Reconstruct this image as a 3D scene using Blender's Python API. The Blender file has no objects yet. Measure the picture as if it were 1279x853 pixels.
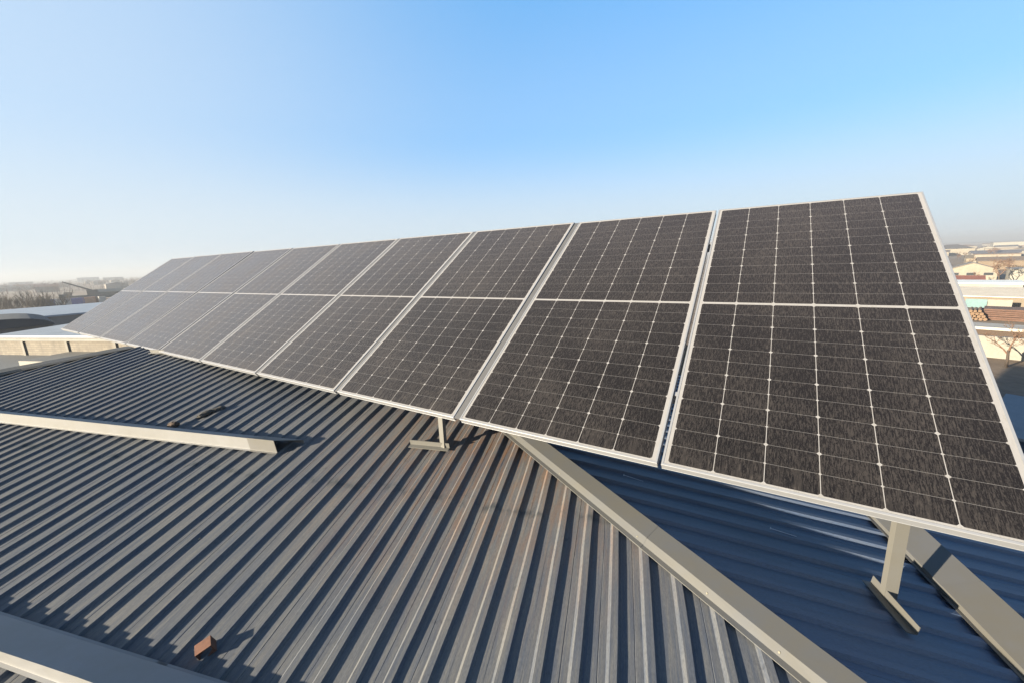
import bpy, bmesh, math, random
from mathutils import Vector, Matrix, noise as mnoise
R = math.radians
rnd = random.Random(7)
sc = bpy.context.scene
COL = sc.collection

# ------------------------------------------------------------------ camera
CAM = Vector((-0.82485, -1.73770, 0.92856))
cd = bpy.data.cameras.new('camera')
cd.sensor_width = 36.0
cd.lens = 36.0 * 495.18 / 1279.0
cd.clip_start = 0.02
cd.clip_end = 30000
camo = bpy.data.objects.new('camera', cd)
COL.objects.link(camo)
cx_ = Vector((0.848879178, 0.527143643, -0.039034868))
cy_ = Vector((-0.073152473, 0.190294735, 0.978997768))
cz_ = Vector((0.523500580, -0.828195323, 0.200099100))
m = Matrix((cx_, cy_, cz_)).transposed().to_4x4()
m.translation = CAM
camo.matrix_world = m
sc.camera = camo

# ------------------------------------------------------------------ light
SUN_EL, SUN_AZ = 10.9, 237.0            # degrees; azimuth counted from +X towards +Y
sv = Vector((math.cos(R(SUN_AZ)) * math.cos(R(SUN_EL)), math.sin(R(SUN_AZ)) * math.cos(R(SUN_EL)), math.sin(R(SUN_EL))))
w = bpy.data.worlds.new('World')
sc.world = w
w.use_nodes = True
nt = w.node_tree
nt.nodes.clear()
out = nt.nodes.new('ShaderNodeOutputWorld')
bg = nt.nodes.new('ShaderNodeBackground')
sky = nt.nodes.new('ShaderNodeTexSky')
sky.sky_type = 'NISHITA'
sky.sun_disc = False
sky.sun_elevation = R(SUN_EL)
sky.sun_rotation = R((90 - SUN_AZ) % 360)
sky.altitude = 0
sky.air_density = 1.0
sky.dust_density = 2.0
sky.ozone_density = 1.6
bg.inputs['Strength'].default_value = 0.05
tc = nt.nodes.new('ShaderNodeTexCoord')
sx = nt.nodes.new('ShaderNodeSeparateXYZ'); nt.links.new(tc.outputs['Generated'], sx.inputs[0])
rp = nt.nodes.new('ShaderNodeValToRGB'); nt.links.new(sx.outputs[2], rp.inputs[0])
rp.color_ramp.interpolation = 'EASE'
HAZE_RAMP = [(0.0, (.92,) * 3), (.07, (.78,) * 3), (.28, (.22,) * 3), (.62, (0,) * 3)]
el_ = rp.color_ramp.elements
el_[0].position = HAZE_RAMP[0][0]; el_[0].color = (*HAZE_RAMP[0][1], 1)
el_[1].position = HAZE_RAMP[-1][0]; el_[1].color = (*HAZE_RAMP[-1][1], 1)
for p_, c_ in HAZE_RAMP[1:-1]:
    q_ = el_.new(p_); q_.color = (*c_, 1)
gain = nt.nodes.new('ShaderNodeMix'); gain.data_type = 'RGBA'; gain.blend_type = 'MULTIPLY'
gain.inputs[0].default_value = 1.0
nt.links.new(sky.outputs[0], gain.inputs[6]); gain.inputs[7].default_value = (.57, 1.05, 1.46, 1)
hzm = nt.nodes.new('ShaderNodeMix'); hzm.data_type = 'RGBA'
dp = nt.nodes.new('ShaderNodeVectorMath'); dp.operation = 'DOT_PRODUCT'
nt.links.new(tc.outputs['Generated'], dp.inputs[0]); dp.inputs[1].default_value = tuple(sv)
mr = nt.nodes.new('ShaderNodeMapRange'); mr.interpolation_type = 'SMOOTHSTEP'
nt.links.new(dp.outputs['Value'], mr.inputs[0])
for i_, v_ in ((1, -.35), (2, .50), (3, 0.0), (4, .52)): mr.inputs[i_].default_value = v_
sc_ = nt.nodes.new('ShaderNodeMath'); sc_.operation = 'SUBTRACT'; sc_.inputs[0].default_value = 1.0; nt.links.new(rp.outputs[0], sc_.inputs[1])
ma = nt.nodes.new('ShaderNodeMath'); ma.operation = 'MULTIPLY_ADD'
nt.links.new(sc_.outputs[0], ma.inputs[0]); nt.links.new(mr.outputs[0], ma.inputs[1]); nt.links.new(rp.outputs[0], ma.inputs[2])
nt.links.new(ma.outputs[0], hzm.inputs[0]); even = nt.nodes.new('ShaderNodeMix'); even.data_type = 'RGBA'; even.inputs[0].default_value = .62
nt.links.new(gain.outputs[2], even.inputs[6]); zen = nt.nodes.new('ShaderNodeMapRange'); zen.interpolation_type = 'SMOOTHSTEP'      # the sky deepens towards the zenith
nt.links.new(sx.outputs[2], zen.inputs[0])
for i_, v_ in ((1, .52), (2, .95), (3, 0.0), (4, 1.0)): zen.inputs[i_].default_value = v_
deep = nt.nodes.new('ShaderNodeMix'); deep.data_type = 'RGBA'
nt.links.new(zen.outputs[0], deep.inputs[0])
deep.inputs[6].default_value = (.54, 1.84, 3.6, 1); deep.inputs[7].default_value = (.16, .60, 1.75, 1)
nt.links.new(deep.outputs[2], even.inputs[7])
nt.links.new(even.outputs[2], hzm.inputs[6])
hzm.inputs[7].default_value = (2.72, 3.02, 3.22, 1)
nt.links.new(hzm.outputs[2], bg.inputs[0])
nt.links.new(bg.outputs[0], out.inputs[0])
sl = bpy.data.lights.new('sun', 'SUN')
sl.energy = 5.0
sl.angle = R(0.53)
sl.color = (1.0, 0.86, 0.64)
so = bpy.data.objects.new('sun', sl)
COL.objects.link(so)
so.rotation_euler = sv.to_track_quat('Z', 'Y').to_euler()
vs = sc.view_settings
vs.view_transform = 'Standard'
vs.look = 'None'
vs.exposure = 2.5
vs.gamma = 1.0
vs.use_curve_mapping = False
sc.cycles.volume_bounces = 0
sc.cycles.max_bounces = 6

# ------------------------------------------------------------------ helpers
class MB:
    """collects faces for one mesh object"""
    def __init__(s): s.v = []; s.f = []; s.uv = []
    def quad(s, pts, uv=None):
        b = len(s.v); s.v += [tuple(p) for p in pts]
        s.f.append(tuple(range(b, b + len(pts))))
        s.uv.append(uv)
    def box(s, x0, x1, y0, y1, z0, z1, mat=None):
        c = [Vector((x, y, z)) for z in (z0, z1) for y in (y0, y1) for x in (x0, x1)]
        if mat is not None: c = [mat @ p for p in c]
        b = len(s.v); s.v += [tuple(p) for p in c]
        for f in ((0, 2, 3, 1), (4, 5, 7, 6), (0, 1, 5, 4), (1, 3, 7, 5), (3, 2, 6, 7), (2, 0, 4, 6)):
            s.f.append(tuple(b + i for i in f)); s.uv.append(None)
    def prism(s, sections, close=True, caps=True):
        """sections: list of point loops (same count) joined in order"""
        n = len(sections[0]); b = len(s.v)
        for sec in sections: s.v += [tuple(p) for p in sec]
        for i in range(len(sections) - 1):
            for k in range(n if close else n - 1):
                k2 = (k + 1) % n
                s.f.append((b + i * n + k, b + i * n + k2, b + (i + 1) * n + k2, b + (i + 1) * n + k)); s.uv.append(None)
        if caps and close:
            s.f.append(tuple(b + k for k in reversed(range(n)))); s.uv.append(None)
            e = b + (len(sections) - 1) * n
            s.f.append(tuple(e + k for k in range(n))); s.uv.append(None)
    def tube(s, p0, p1, r0, r1, n=6, caps=True):
        p0 = Vector(p0); p1 = Vector(p1); d = (p1 - p0)
        if d.length < 1e-6: return
        q = d.to_track_quat('Z', 'Y')
        secs = []
        for p, r in ((p0, r0), (p1, r1)):
            secs.append([p + q @ Vector((r * math.cos(2 * math.pi * k / n), r * math.sin(2 * math.pi * k / n), 0)) for k in range(n)])
        s.prism(secs, True, caps)
    def build(s, name, mat=None, parent=None, bevel=0, smooth=False, fixn=True):
        me = bpy.data.meshes.new(name)
        me.from_pydata(s.v, [], s.f)
        if any(u is not None for u in s.uv):
            lay = me.uv_layers.new(name='UVMap')
            for p, u in zip(me.polygons, s.uv):
                for k, li in enumerate(p.loop_indices):
                    lay.data[li].uv = u[k] if u else (0, 0)
        if fixn:
            bm = bmesh.new(); bm.from_mesh(me)
            bmesh.ops.recalc_face_normals(bm, faces=bm.faces)
            bm.to_mesh(me); bm.free()
        me.update()
        if mat: me.materials.append(mat)
        if smooth:
            for p in me.polygons: p.use_smooth = True
        o = bpy.data.objects.new(name, me); COL.objects.link(o)
        if parent: o.parent = parent
        if bevel:
            b = o.modifiers.new('bevel', 'BEVEL'); b.width = bevel; b.segments = 2; b.limit_method = 'ANGLE'
        return o

def tag(o, label=None, cat=None, group=None, kind=None):
    if label: o['label'] = label
    if cat: o['category'] = cat
    if group: o['group'] = group
    if kind: o['kind'] = kind
    return o

def empty(name, loc=(0, 0, 0), rot=(0, 0, 0)):
    o = bpy.data.objects.new(name, None); COL.objects.link(o)
    o.empty_display_size = .1
    o.location = loc; o.rotation_euler = rot
    return o

def copy_tree(o, parent=None):
    c = o.copy(); COL.objects.link(c)
    if parent: c.parent = parent
    for ch in [x for x in COL.objects if x.parent == o]: copy_tree(ch, c)
    return c

# ---- node helpers
class N:
    def __init__(s, name):
        s.m = bpy.data.materials.new(name); s.m.use_nodes = True
        s.t = s.m.node_tree; s.b = s.t.nodes['Principled BSDF']
    def new(s, t, **kw):
        n = s.t.nodes.new(t)
        for k, v in kw.items(): setattr(n, k, v)
        return n
    def link(s, a, b): s.t.links.new(a, b)
    def _set(s, inp, v):
        if hasattr(v, 'is_linked') or isinstance(v, bpy.types.NodeSocket): s.link(v, inp)
        else: inp.default_value = v
    def math(s, op, a, b=None, c=None, clamp=False):
        n = s.new('ShaderNodeMath', operation=op, use_clamp=clamp)
        s._set(n.inputs[0], a)
        if b is not None: s._set(n.inputs[1], b)
        if c is not None: s._set(n.inputs[2], c)
        return n.outputs[0]
    def mix(s, f, a, b, mode='MIX'):
        n = s.new('ShaderNodeMix', data_type='RGBA', blend_type=mode)
        s._set(n.inputs[0], f)
        for i, v in ((6, a), (7, b)):
            if isinstance(v, bpy.types.NodeSocket): s.link(v, n.inputs[i])
            else: n.inputs[i].default_value = (*v, 1) if len(v) == 3 else v
        return n.outputs[2]
    def ramp(s, f, stops):
        n = s.new('ShaderNodeValToRGB'); s.link(f, n.inputs[0])
        e = n.color_ramp.elements
        while len(e) > 1: e.remove(e[-1])
        e[0].position = stops[0][0]; e[0].color = _c(stops[0][1])
        for p, c in stops[1:]:
            q = e.new(p); q.color = _c(c)
        return n.outputs[0]
    def coord(s, which): return s.new('ShaderNodeTexCoord').outputs[which]
    def scale(s, vec, sc_, loc=(0, 0, 0)):
        n = s.new('ShaderNodeMapping'); s.link(vec, n.inputs[0])
        n.inputs['Scale'].default_value = sc_; n.inputs['Location'].default_value = loc
        return n.outputs[0]
    def noise(s, vec, scale=1, detail=3, rough=.55, dist=0):
        n = s.new('ShaderNodeTexNoise'); s.link(vec, n.inputs['Vector'])
        n.inputs['Scale'].default_value = scale; n.inputs['Detail'].default_value = detail
        n.inputs['Roughness'].default_value = rough; n.inputs['Distortion'].default_value = dist
        return n.outputs[0]
    def bump(s, h, strength=.2, dist=.005):
        n = s.new('ShaderNodeBump'); s.link(h, n.inputs['Height'])
        n.inputs['Strength'].default_value = strength; n.inputs['Distance'].default_value = dist
        s.link(n.outputs[0], s.b.inputs['Normal'])
    def base(s, c):
        if isinstance(c, bpy.types.NodeSocket): s.link(c, s.b.inputs['Base Color'])
        else: s.b.inputs['Base Color'].default_value = (*c, 1)
    def p(s, **kw):
        names = dict(rough='Roughness', metal='Metallic', spec='Specular IOR Level', coat='Coat Weight')
        for k, v in kw.items(): s._set(s.b.inputs[names[k]], v)
def _c(c):
    if isinstance(c, (int, float)): return (c, c, c, 1)
    return (*c, 1) if len(c) == 3 else c

def mat_plain(name, col, var=.25, scale=3.0, rough=.75, metal=0.0, col2=None, streak=(1, 1, 1), bump=0):
    """base colour with a mottled, slightly dirty variation"""
    n = N(name); co = n.scale(n.coord('Object'), streak)
    a = n.noise(co, scale, 5, .6); b = n.noise(co, scale * 9, 3, .6)
    f = n.math('MULTIPLY_ADD', b, .35, n.math('MULTIPLY', a, .65))
    dark = tuple(x * (1 - var) for x in col); lite = tuple(min(1, x * (1 + var)) for x in (col2 or col))
    n.base(n.ramp(f, [(.3, dark), (.7, lite)]))
    n.p(rough=rough, metal=metal)
    if bump: n.bump(b, bump, .01)
    return n.m

# ------------------------------------------------------------------ materials
def make_roof_mat(name, paint, amount, shine, spec):
    n = N(name)
    uv = n.coord('UV')
    s1 = n.noise(n.scale(uv, (70, 2.2, 1)), 1, 4, .65, .2)          # streaks running down the ribs
    s2 = n.noise(n.scale(uv, (160, 9, 1)), 1, 3, .6)
    blot = n.noise(n.scale(uv, (1.3, 1.0, 1)), 1, 5, .6)
    spk = n.noise(n.scale(uv, (260, 200, 1)), 1, 2, .6)
    dust = n.math('MULTIPLY_ADD', s1, .55, n.math('MULTIPLY_ADD', s2, .25, n.math('MULTIPLY', blot, .45)))
    dustf = n.ramp(dust, [(.44, .22 * amount), (.82, .80 * amount)])
    c = n.mix(dustf, paint, (.146, .138, .119))
    # rusty brown run-off below the panels: it lies high on the slope, left of the hip
    sep = n.new('ShaderNodeSeparateXYZ'); n.link(uv, sep.inputs[0])
    dx = n.math('MULTIPLY', n.math('SUBTRACT', sep.outputs[0], -2.05), .9)
    dy = n.math('MULTIPLY', n.math('SUBTRACT', sep.outputs[1], .75), 1.1)
    d = n.math('SQRT', n.math('ADD', n.math('MULTIPLY', dx, dx), n.math('MULTIPLY', dy, dy)))
    rz = n.math('SUBTRACT', 1.0, n.math('MULTIPLY', d, .75), clamp=True)
    rn = n.ramp(n.noise(n.scale(uv, (44, 4.5, 1)), 1, 5, .72), [(.43, 0.), (.64, 1.)])
    c = n.mix(n.math('MULTIPLY', n.math('MULTIPLY', rz, rn), .80), c, (.135, .062, .024))
    c = n.mix(n.math('MULTIPLY', rz, .20), c, (.10, .078, .05))
    grain = n.noise(n.scale(uv, (420, 60, 1)), 1, 3, .7)
    c = n.mix(n.ramp(grain, [(.35, .42), (.6, 0.)]), c, (.022, .026, .034))
    # a row of smears and painted dent shade across the ribs, where sheets lap
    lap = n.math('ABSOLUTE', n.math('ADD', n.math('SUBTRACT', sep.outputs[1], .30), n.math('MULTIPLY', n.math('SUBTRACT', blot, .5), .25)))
    smear_shade = n.math('MULTIPLY', n.math('SUBTRACT', 1.0, n.math('MULTIPLY', lap, 26.0), clamp=True), n.ramp(n.noise(n.scale(uv, (13, 9, 1)), 1, 3, .6), [(.45, 0.), (.6, 1.)]))
    c = n.mix(n.math('MULTIPLY', smear_shade, .7), c, (.020, .026, .030))
    spf = n.ramp(spk, [(.68, 0.), (.74, 1.)])
    c = n.mix(n.math('MULTIPLY', spf, .35), c, (.13, .125, .115))
    dk = n.ramp(n.noise(n.scale(uv, (14, 11, 1)), 1, 4, .7), [(.64, 0.), (.72, 1.)])
    c = n.mix(n.math('MULTIPLY', dk, .45), c, (.022, .024, .03))
    n.base(c)
    n.p(rough=n.ramp(dust, [(.4, shine), (.75, shine + .26)]), spec=spec)
    n.bump(n.math('ADD', n.math('MULTIPLY', s2, .5), spk), .12, .002)
    return n.m
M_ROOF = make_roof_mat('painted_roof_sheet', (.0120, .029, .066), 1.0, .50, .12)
M_ROOF_B = make_roof_mat('cleaner_shade_blue_roof_sheet', (.023, .053, .122), .5, .36, .5)  # less dusty copy, its paint tinted with the blue of the shade

def make_flash_mat(name, col, dirt=.5):
    n = N(name); co = n.coord('Object')
    a = n.noise(co, 2.2, 5, .65); b = n.noise(co, 55, 3, .6); c = n.noise(co, 9, 4, .7)
    f = n.math('MULTIPLY_ADD', c, .4, n.math('MULTIPLY', a, .6))
    cc = n.mix(n.ramp(f, [(.38, 0.), (.62, dirt * 1.3)]), col, (col[0] * .55 + .03, col[1] * .55 + .025, col[2] * .5 + .015))
    cc = n.mix(n.ramp(b, [(.62, 0.), (.72, .25)]), cc, (col[0] * 1.2, col[1] * 1.15, col[2] * 1.1))
    n.base(cc); n.p(rough=.5, spec=.4); n.bump(a, .15, .01)
    return n.m
M_CAP = make_flash_mat('dusty_grey_flashing', (.050, .053, .058))
M_GUARD = make_flash_mat('snow_guard_flashing', (.145, .148, .156), .35)
M_GUARD_END = make_flash_mat('shade_dark_guard_end', (.092, .092, .092), .4)  # darker base stands in for shade on the piece bent from the sun
M_GUARD2 = make_flash_mat('grey_guard_flashing', (.068, .070, .074))
M_STEEL = make_flash_mat('cream_painted_steel', (.081, .081, .079), .3)
M_GALV = mat_plain('galvanised_steel', (.50, .50, .51), .2, 12, .42, .55)

def make_alu():
    n = N('anodised_aluminium'); co = n.coord('Object')
    a = n.noise(n.scale(co, (3, 3, 3)), 1, 4, .6); b = n.noise(co, 40, 3, .6)
    n.base(n.mix(n.math('MULTIPLY_ADD', b, .5, n.math('MULTIPLY', a, .5)), (.15, .157, .175), (.225, .233, .25)))
    n.p(rough=.46, metal=.35, spec=.5)
    return n.m
M_ALU = make_alu()

M_JOINT = mat_plain('grey_joint', (.055, .056, .06), .15, 8, .6)
PW, PL = 1.155, 2.278          # panel width, length
def make_cells():
    n = N('dusty_monocrystalline_cells')
    co = n.coord('Object'); sep = n.new('ShaderNodeSeparateXYZ'); n.link(co, sep.inputs[0])
    x, y = sep.outputs[0], sep.outputs[1]
    info = n.new('ShaderNodeObjectInfo').outputs['Random']
    cw = .184; rh = .0926
    mx = (PW - 6 * cw) / 2
    # column gaps: local x runs 0..PW
    u = n.math('DIVIDE', n.math('SUBTRACT', x, mx), cw)
    fu = n.math('ABSOLUTE', n.math('SUBTRACT', n.math('SUBTRACT', u, n.math('FLOOR', u)), .5))
    du = n.math('MULTIPLY', n.math('SUBTRACT', .5, fu), cw)          # metres to nearest column line
    # rows, mirrored about the middle line
    ay = n.math('SUBTRACT', n.math('ABSOLUTE', n.math('SUBTRACT', y, PL / 2)), .0085)
    v = n.math('DIVIDE', ay, rh)
    fv = n.math('ABSOLUTE', n.math('SUBTRACT', n.math('SUBTRACT', v, n.math('FLOOR', v)), .5))
    dv = n.math('MULTIPLY', n.math('SUBTRACT', .5, fv), rh)
    v2 = n.math('DIVIDE', v, 2.0)
    fv2 = n.math('ABSOLUTE', n.math('SUBTRACT', n.math('SUBTRACT', v2, n.math('FLOOR', v2)), .5))
    dv2 = n.math('MULTIPLY', n.math('SUBTRACT', .5, fv2), rh * 2)
    lc = n.math('LESS_THAN', du, .0014)
    lr = n.math('MULTIPLY', n.math('LESS_THAN', dv, .00085), .42)
    dia = n.math('LESS_THAN', n.math('ADD', du, dv2), .0095)
    dia2 = n.math('LESS_THAN', n.math('ADD', du, dv), .0062)
    mid = n.math('LESS_THAN', ay, 0.0)
    eu = n.math('LESS_THAN', n.math('MINIMUM', n.math('SUBTRACT', x, mx), n.math('SUBTRACT', PW - mx, x)), .0)
    ev = n.math('GREATER_THAN', ay, 12 * rh)
    white = n.math('MAXIMUM', n.math('MAXIMUM', n.math('MAXIMUM', lc, lr), n.math('MAXIMUM', dia, dia2)), n.math('MAXIMUM', mid, n.math('MAXIMUM', eu, ev)))
    # dust: thin film with rain streaks running down the glass
    off = n.new('ShaderNodeCombineXYZ'); n.link(n.math('MULTIPLY', info, 37.0), off.inputs[0]); n.link(n.math('MULTIPLY', info, 11.0), off.inputs[1])
    va = n.new('ShaderNodeVectorMath', operation='ADD'); n.link(co, va.inputs[0]); n.link(off.outputs[0], va.inputs[1]); cv = va.outputs[0]
    st = n.noise(n.scale(cv, (210, 30, 1)), 1, 4, .66, .7)
    st2 = n.noise(n.scale(cv, (420, 130, 1)), 1, 2, .6, .3)
    big = n.noise(n.scale(cv, (2.0, 1.6, 1)), 1, 4, .6)
    dust = n.math('MULTIPLY_ADD', st, .75, n.math('MULTIPLY_ADD', st2, .35, n.math('MULTIPLY', big, .25)))
    df = n.ramp(dust, [(.55, .01), (.66, .08), (.80, .85)])
    # washed-down dust collects along the lower edge of the glass
    low = n.math('SUBTRACT', 1.0, n.math('DIVIDE', y, .17), clamp=True)
    drip = n.ramp(n.noise(n.scale(cv, (55, 1.5, 1)), 1, 3, .6), [(.42, 0.), (.62, 1.)])
    df = n.math('ADD', df, n.math('MULTIPLY', n.math('MULTIPLY', low, drip), .42), clamp=True)
    cell = n.mix(df, (.0018, .0017, .002), (.0232, .0206, .0198))
    wcol = n.mix(df, (.16, .16, .168), (.13, .128, .126))
    n.base(n.mix(white, cell, wcol))
    n.p(rough=n.math('MULTIPLY_ADD', df, .35, .20), spec=.2)
    n.b.inputs['Sheen Weight'].default_value = .16; n.b.inputs['Sheen Roughness'].default_value = .45
    n.b.inputs['Sheen Tint'].default_value = (1, .91, .90, 1)
    n.bump(st, .04, .001)
    return n.m
M_CELLS = make_cells()
M_BACK = mat_plain('white_backsheet', (.7, .7, .7), .05, 4, .6)
M_JB = mat_plain('black_plastic', (.02, .02, .022), .2, 20, .5)
M_BRICK = mat_plain('rusty_steel', (.075, .026, .013), .4, 30, .85, col2=(.085, .032, .016))
M_DARKRUST = mat_plain('dark_debris', (.035, .02, .012), .5, 40, .9)
M_RAG = mat_plain('grey_debris', (.028, .026, .024), .5, 40, .9)
M_SCREW = mat_plain('zinc_screw', (.15, .14, .11), .2, 60, .4, .5)
M_PLAST = mat_plain('pale_plastic', (.30, .33, .40), .1, 40, .5)

# ------------------------------------------------------------------ roof frame of reference
AZ, EL = R(106.7), R(10.15)
e_ = Vector((math.cos(R(16.7)), math.sin(R(16.7)), 0))                 # along the eave of the lit slope
g_ = Vector((math.cos(AZ) * math.cos(EL), math.sin(AZ) * math.cos(EL), math.sin(EL)))   # up the lit slope
nS = e_.cross(g_)
dS = nS.dot(Vector((-2.51, .03, -.255)))
oS = nS * dS
oS = oS - e_ * oS.dot(e_) - g_ * oS.dot(g_)
def S(c, s, h=0.0): return oS + e_ * c + g_ * s + nS * h                # lit slope, h above the rib tops
# hip line (rib-top level) and the shaded slope
hipd = Vector((-0.90024523, 0.41904007, 0.11816914))                    # up the hip
hq = Vector((0.4219968, 0.90659732, 0))                                 # horizontal, across the hip towards the shaded side
hip_base = Vector((-0.86605, -0.27502, -0.39188))                       # on the lit slope, under the cap fold
def onS(p): return p + Vector((0, 0, 1)) * ((dS - nS.dot(p)) / nS.z)
apex0 = onS(hip_base + hq * .05)
apexd = hipd.normalized()
eT = Vector((math.cos(AZ), math.sin(AZ), 0))
nT = apexd.cross(eT).normalized()
if nT.z < 0: nT = -nT
gT = eT.cross(nT).normalized()
if gT.z > 0: gT = -gT                                                    # down the shaded slope
dT = nT.dot(apex0)
oT = nT * dT
oT = oT - eT * oT.dot(eT) - gT * oT.dot(gT)
def T(c, s, h=0.0): return oT + eT * c + gT * s + nT * h

PITCH, RIBH = .125, .0140
# offset in one pitch, height below rib top
PROFILE = [(0.0, -1), (.0255, -1), (.0275, -.84), (.0295, -1), (.0555, -1), (.068, 0), (.094, 0), (.103, -1)]
def sheet_profile(c0, c1, seed):
    rr = random.Random(seed); res = []
    k = math.floor(c0 / PITCH)
    while k * PITCH < c1:
        groove = rr.random() < .45
        sh = rr.uniform(-.002, .002)
        for o, h in PROFILE:
            if h == -.84: h = (-1.12 if groove else -1.0)
            res.append((k * PITCH + o + (sh if .05 < o else 0), h * RIBH))
        k += 1
    return [q for q in res if c0 <= q[0] <= c1]

def corrugated(name, place, prof, lo, hi, mat, parent, step=.11, seed=0):
    """corrugated sheet: profile points run along lo(c)..hi(c)"""
    mb = MB()
    cols = []
    for c, h in prof:
        a, b = lo(c), hi(c)
        cols.append((c, h, a, b))
    smin = min(q[2] for q in cols); smax = max(q[3] for q in cols)
    n = max(2, int((smax - smin) / step))
    grid = []
    for c, h, a, b in cols:
        col = []
        for i in range(n + 1):
            s = smin + (smax - smin) * i / n
            s = min(max(s, a), b)
            k = mnoise.noise(Vector((c * 2.2 + seed, s * 2.0, seed * 1.7)))
            k2 = mnoise.noise(Vector((c * 16 + seed, s * 3.4, 3.1)))
            dc = k2 * (.0026 if c > -2.6 else .0017); dh = k * .0012 + k2 * .0010
            col.append((place(c + dc, s, h + dh), (c, s)))
        grid.append(col)
    for A, B in zip(grid[:-1], grid[1:]):
        for i in range(n):
            p = [A[i], B[i], B[i + 1], A[i + 1]]
            if (p[0][0] - p[3][0]).length < 1e-5 and (p[1][0] - p[2][0]).length < 1e-5: continue
            mb.quad([q[0] for q in p], [q[1] for q in p])
    # weld and give it a thin underside
    o = mb.build(name, mat, parent)
    bm = bmesh.new(); bm.from_mesh(o.data)
    bmesh.ops.remove_doubles(bm, verts=bm.verts, dist=2e-5)
    bmesh.ops.dissolve_degenerate(bm, edges=bm.edges, dist=1e-6)
    bm.normal_update()
    up = sum(1 for f in bm.faces if f.normal.z > 0)
    if up < len(bm.faces) / 2: bmesh.ops.reverse_faces(bm, faces=bm.faces)
    bm.to_mesh(o.data); bm.free()
    sd = o.modifiers.new('sheet', 'SOLIDIFY'); sd.thickness = .0006; sd.offset = -1
    return o

# hip line in the lit slope's coordinates: s as a function of c
def to_S(p): q = p - oS; return q.dot(e_), q.dot(g_)
def to_T(p): q = p - oT; return q.dot(eT), q.dot(gT)
hc0, hs0 = to_S(apex0); hc1, hs1 = to_S(apex0 + apexd * 3)
hip_s = lambda c: hs0 + (c - hc0) * (hs1 - hs0) / (hc1 - hc0)
# left end of the lit slope
LEFT = [(-10.2, -1.6), (-8.36, 1.27), (-7.52, 2.10), (-6.3, 3.3)]
def left_cs(s):
    for (c0, s0), (c1, s1) in zip(LEFT[:-1], LEFT[1:]):
        if s <= s1: return c0 + (c1 - c0) * (s - s0) / (s1 - s0)
    return LEFT[-1][0]
def left_sc(c):
    for (c0, s0), (c1, s1) in zip(LEFT[:-1], LEFT[1:]):
        if c <= c1: return s0 + (s1 - s0) * (c - c0) / (c1 - c0)
    return 99
def left_s(c):
    return left_sc(c)
RIDGE_S = 3.3
EAVE_S = -1.55
building = empty('roofed_building', (-4, 1, -9))
building.location = (0, 0, 0)
tag(building, 'low hipped building with dark ribbed metal roof that carries the solar panels', 'building')
prof = sheet_profile(-10.1, .62, 11)
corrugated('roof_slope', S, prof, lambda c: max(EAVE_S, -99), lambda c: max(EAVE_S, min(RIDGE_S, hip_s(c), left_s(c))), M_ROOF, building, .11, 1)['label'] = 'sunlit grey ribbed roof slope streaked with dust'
# shaded slope: s counted down the slope from the hip
tc0, ts0 = to_T(apex0); tc1, ts1 = to_T(apex0 + apexd * 3)
hip_t = lambda c: ts0 + (c - tc0) * (ts1 - ts0) / (tc1 - tc0)
ridge_c = to_T(S(hc0, 0) * 0 + apex0 + apexd * ((RIDGE_S - hs0) / (hs1 - hs0) * 3))[0]
profT = sheet_profile(-2.0, ridge_c, 23)
EAVE_T = 2.2
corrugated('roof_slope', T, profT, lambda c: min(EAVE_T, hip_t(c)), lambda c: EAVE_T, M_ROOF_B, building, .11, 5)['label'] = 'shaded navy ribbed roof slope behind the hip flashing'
# back slope and left end slope close the roof behind
ridge_r = apex0 + apexd * ((RIDGE_S - hs0) / (hs1 - hs0) * 3)
lc_r = left_cs(RIDGE_S)
ridge_l = S(lc_r, RIDGE_S, 0)
back = MB()
bdir = Vector((math.cos(AZ), math.sin(AZ), 0))
bl = ridge_l + bdir * 4.2 - Vector((0, 0, .75)); br = ridge_r + bdir * 4.2 - Vector((0, 0, .75))
back.quad([ridge_l - Vector((0, 0, .003)), ridge_r - Vector((0, 0, .003)), br + e_ * 4.2, bl - e_ * 1.0], [(0, 0), (5, 0), (5, 4), (0, 4)])
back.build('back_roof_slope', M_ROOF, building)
endm = MB()
L1 = S(left_cs(EAVE_S), EAVE_S, -.02); L2 = ridge_l - Vector((0, 0, .02))
outd = -e_ * .9
LM = S(-7.52, 2.10, -.03)
endm.quad([L1, LM, LM + outd * .9 - Vector((0, 0, .5)), L1 + outd * .25 - Vector((0, 0, .3))])
endm.quad([LM, L2, bl - e_ * 1.0 - Vector((0, 0, .02)), LM + outd * .9 - Vector((0, 0, .5))])
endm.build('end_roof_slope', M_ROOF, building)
# walls
M_WALL = mat_plain('building_plaster', (.16, .145, .12), .2, 1.2, .9)
wl = MB()
foot = [S(-9.9, EAVE_S + .15), S(.45, EAVE_S + .15), T(ridge_c + .5, EAVE_T - .15), bl - e_ * .8]
foot = [Vector((p.x, p.y, 0)) for p in (S(-9.7, EAVE_S + .2), T(-1.7, EAVE_T - .2), T(ridge_c + 3.4, EAVE_T - .2), bl + e_ * .2)]
for i in range(4):
    a, b = foot[i], foot[(i + 1) % 4]
    za = -.85
    wl.quad([(a.x, a.y, -9), (b.x, b.y, -9), (b.x, b.y, za), (a.x, a.y, za)])
wl.build('wall', M_WALL, building)

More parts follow.
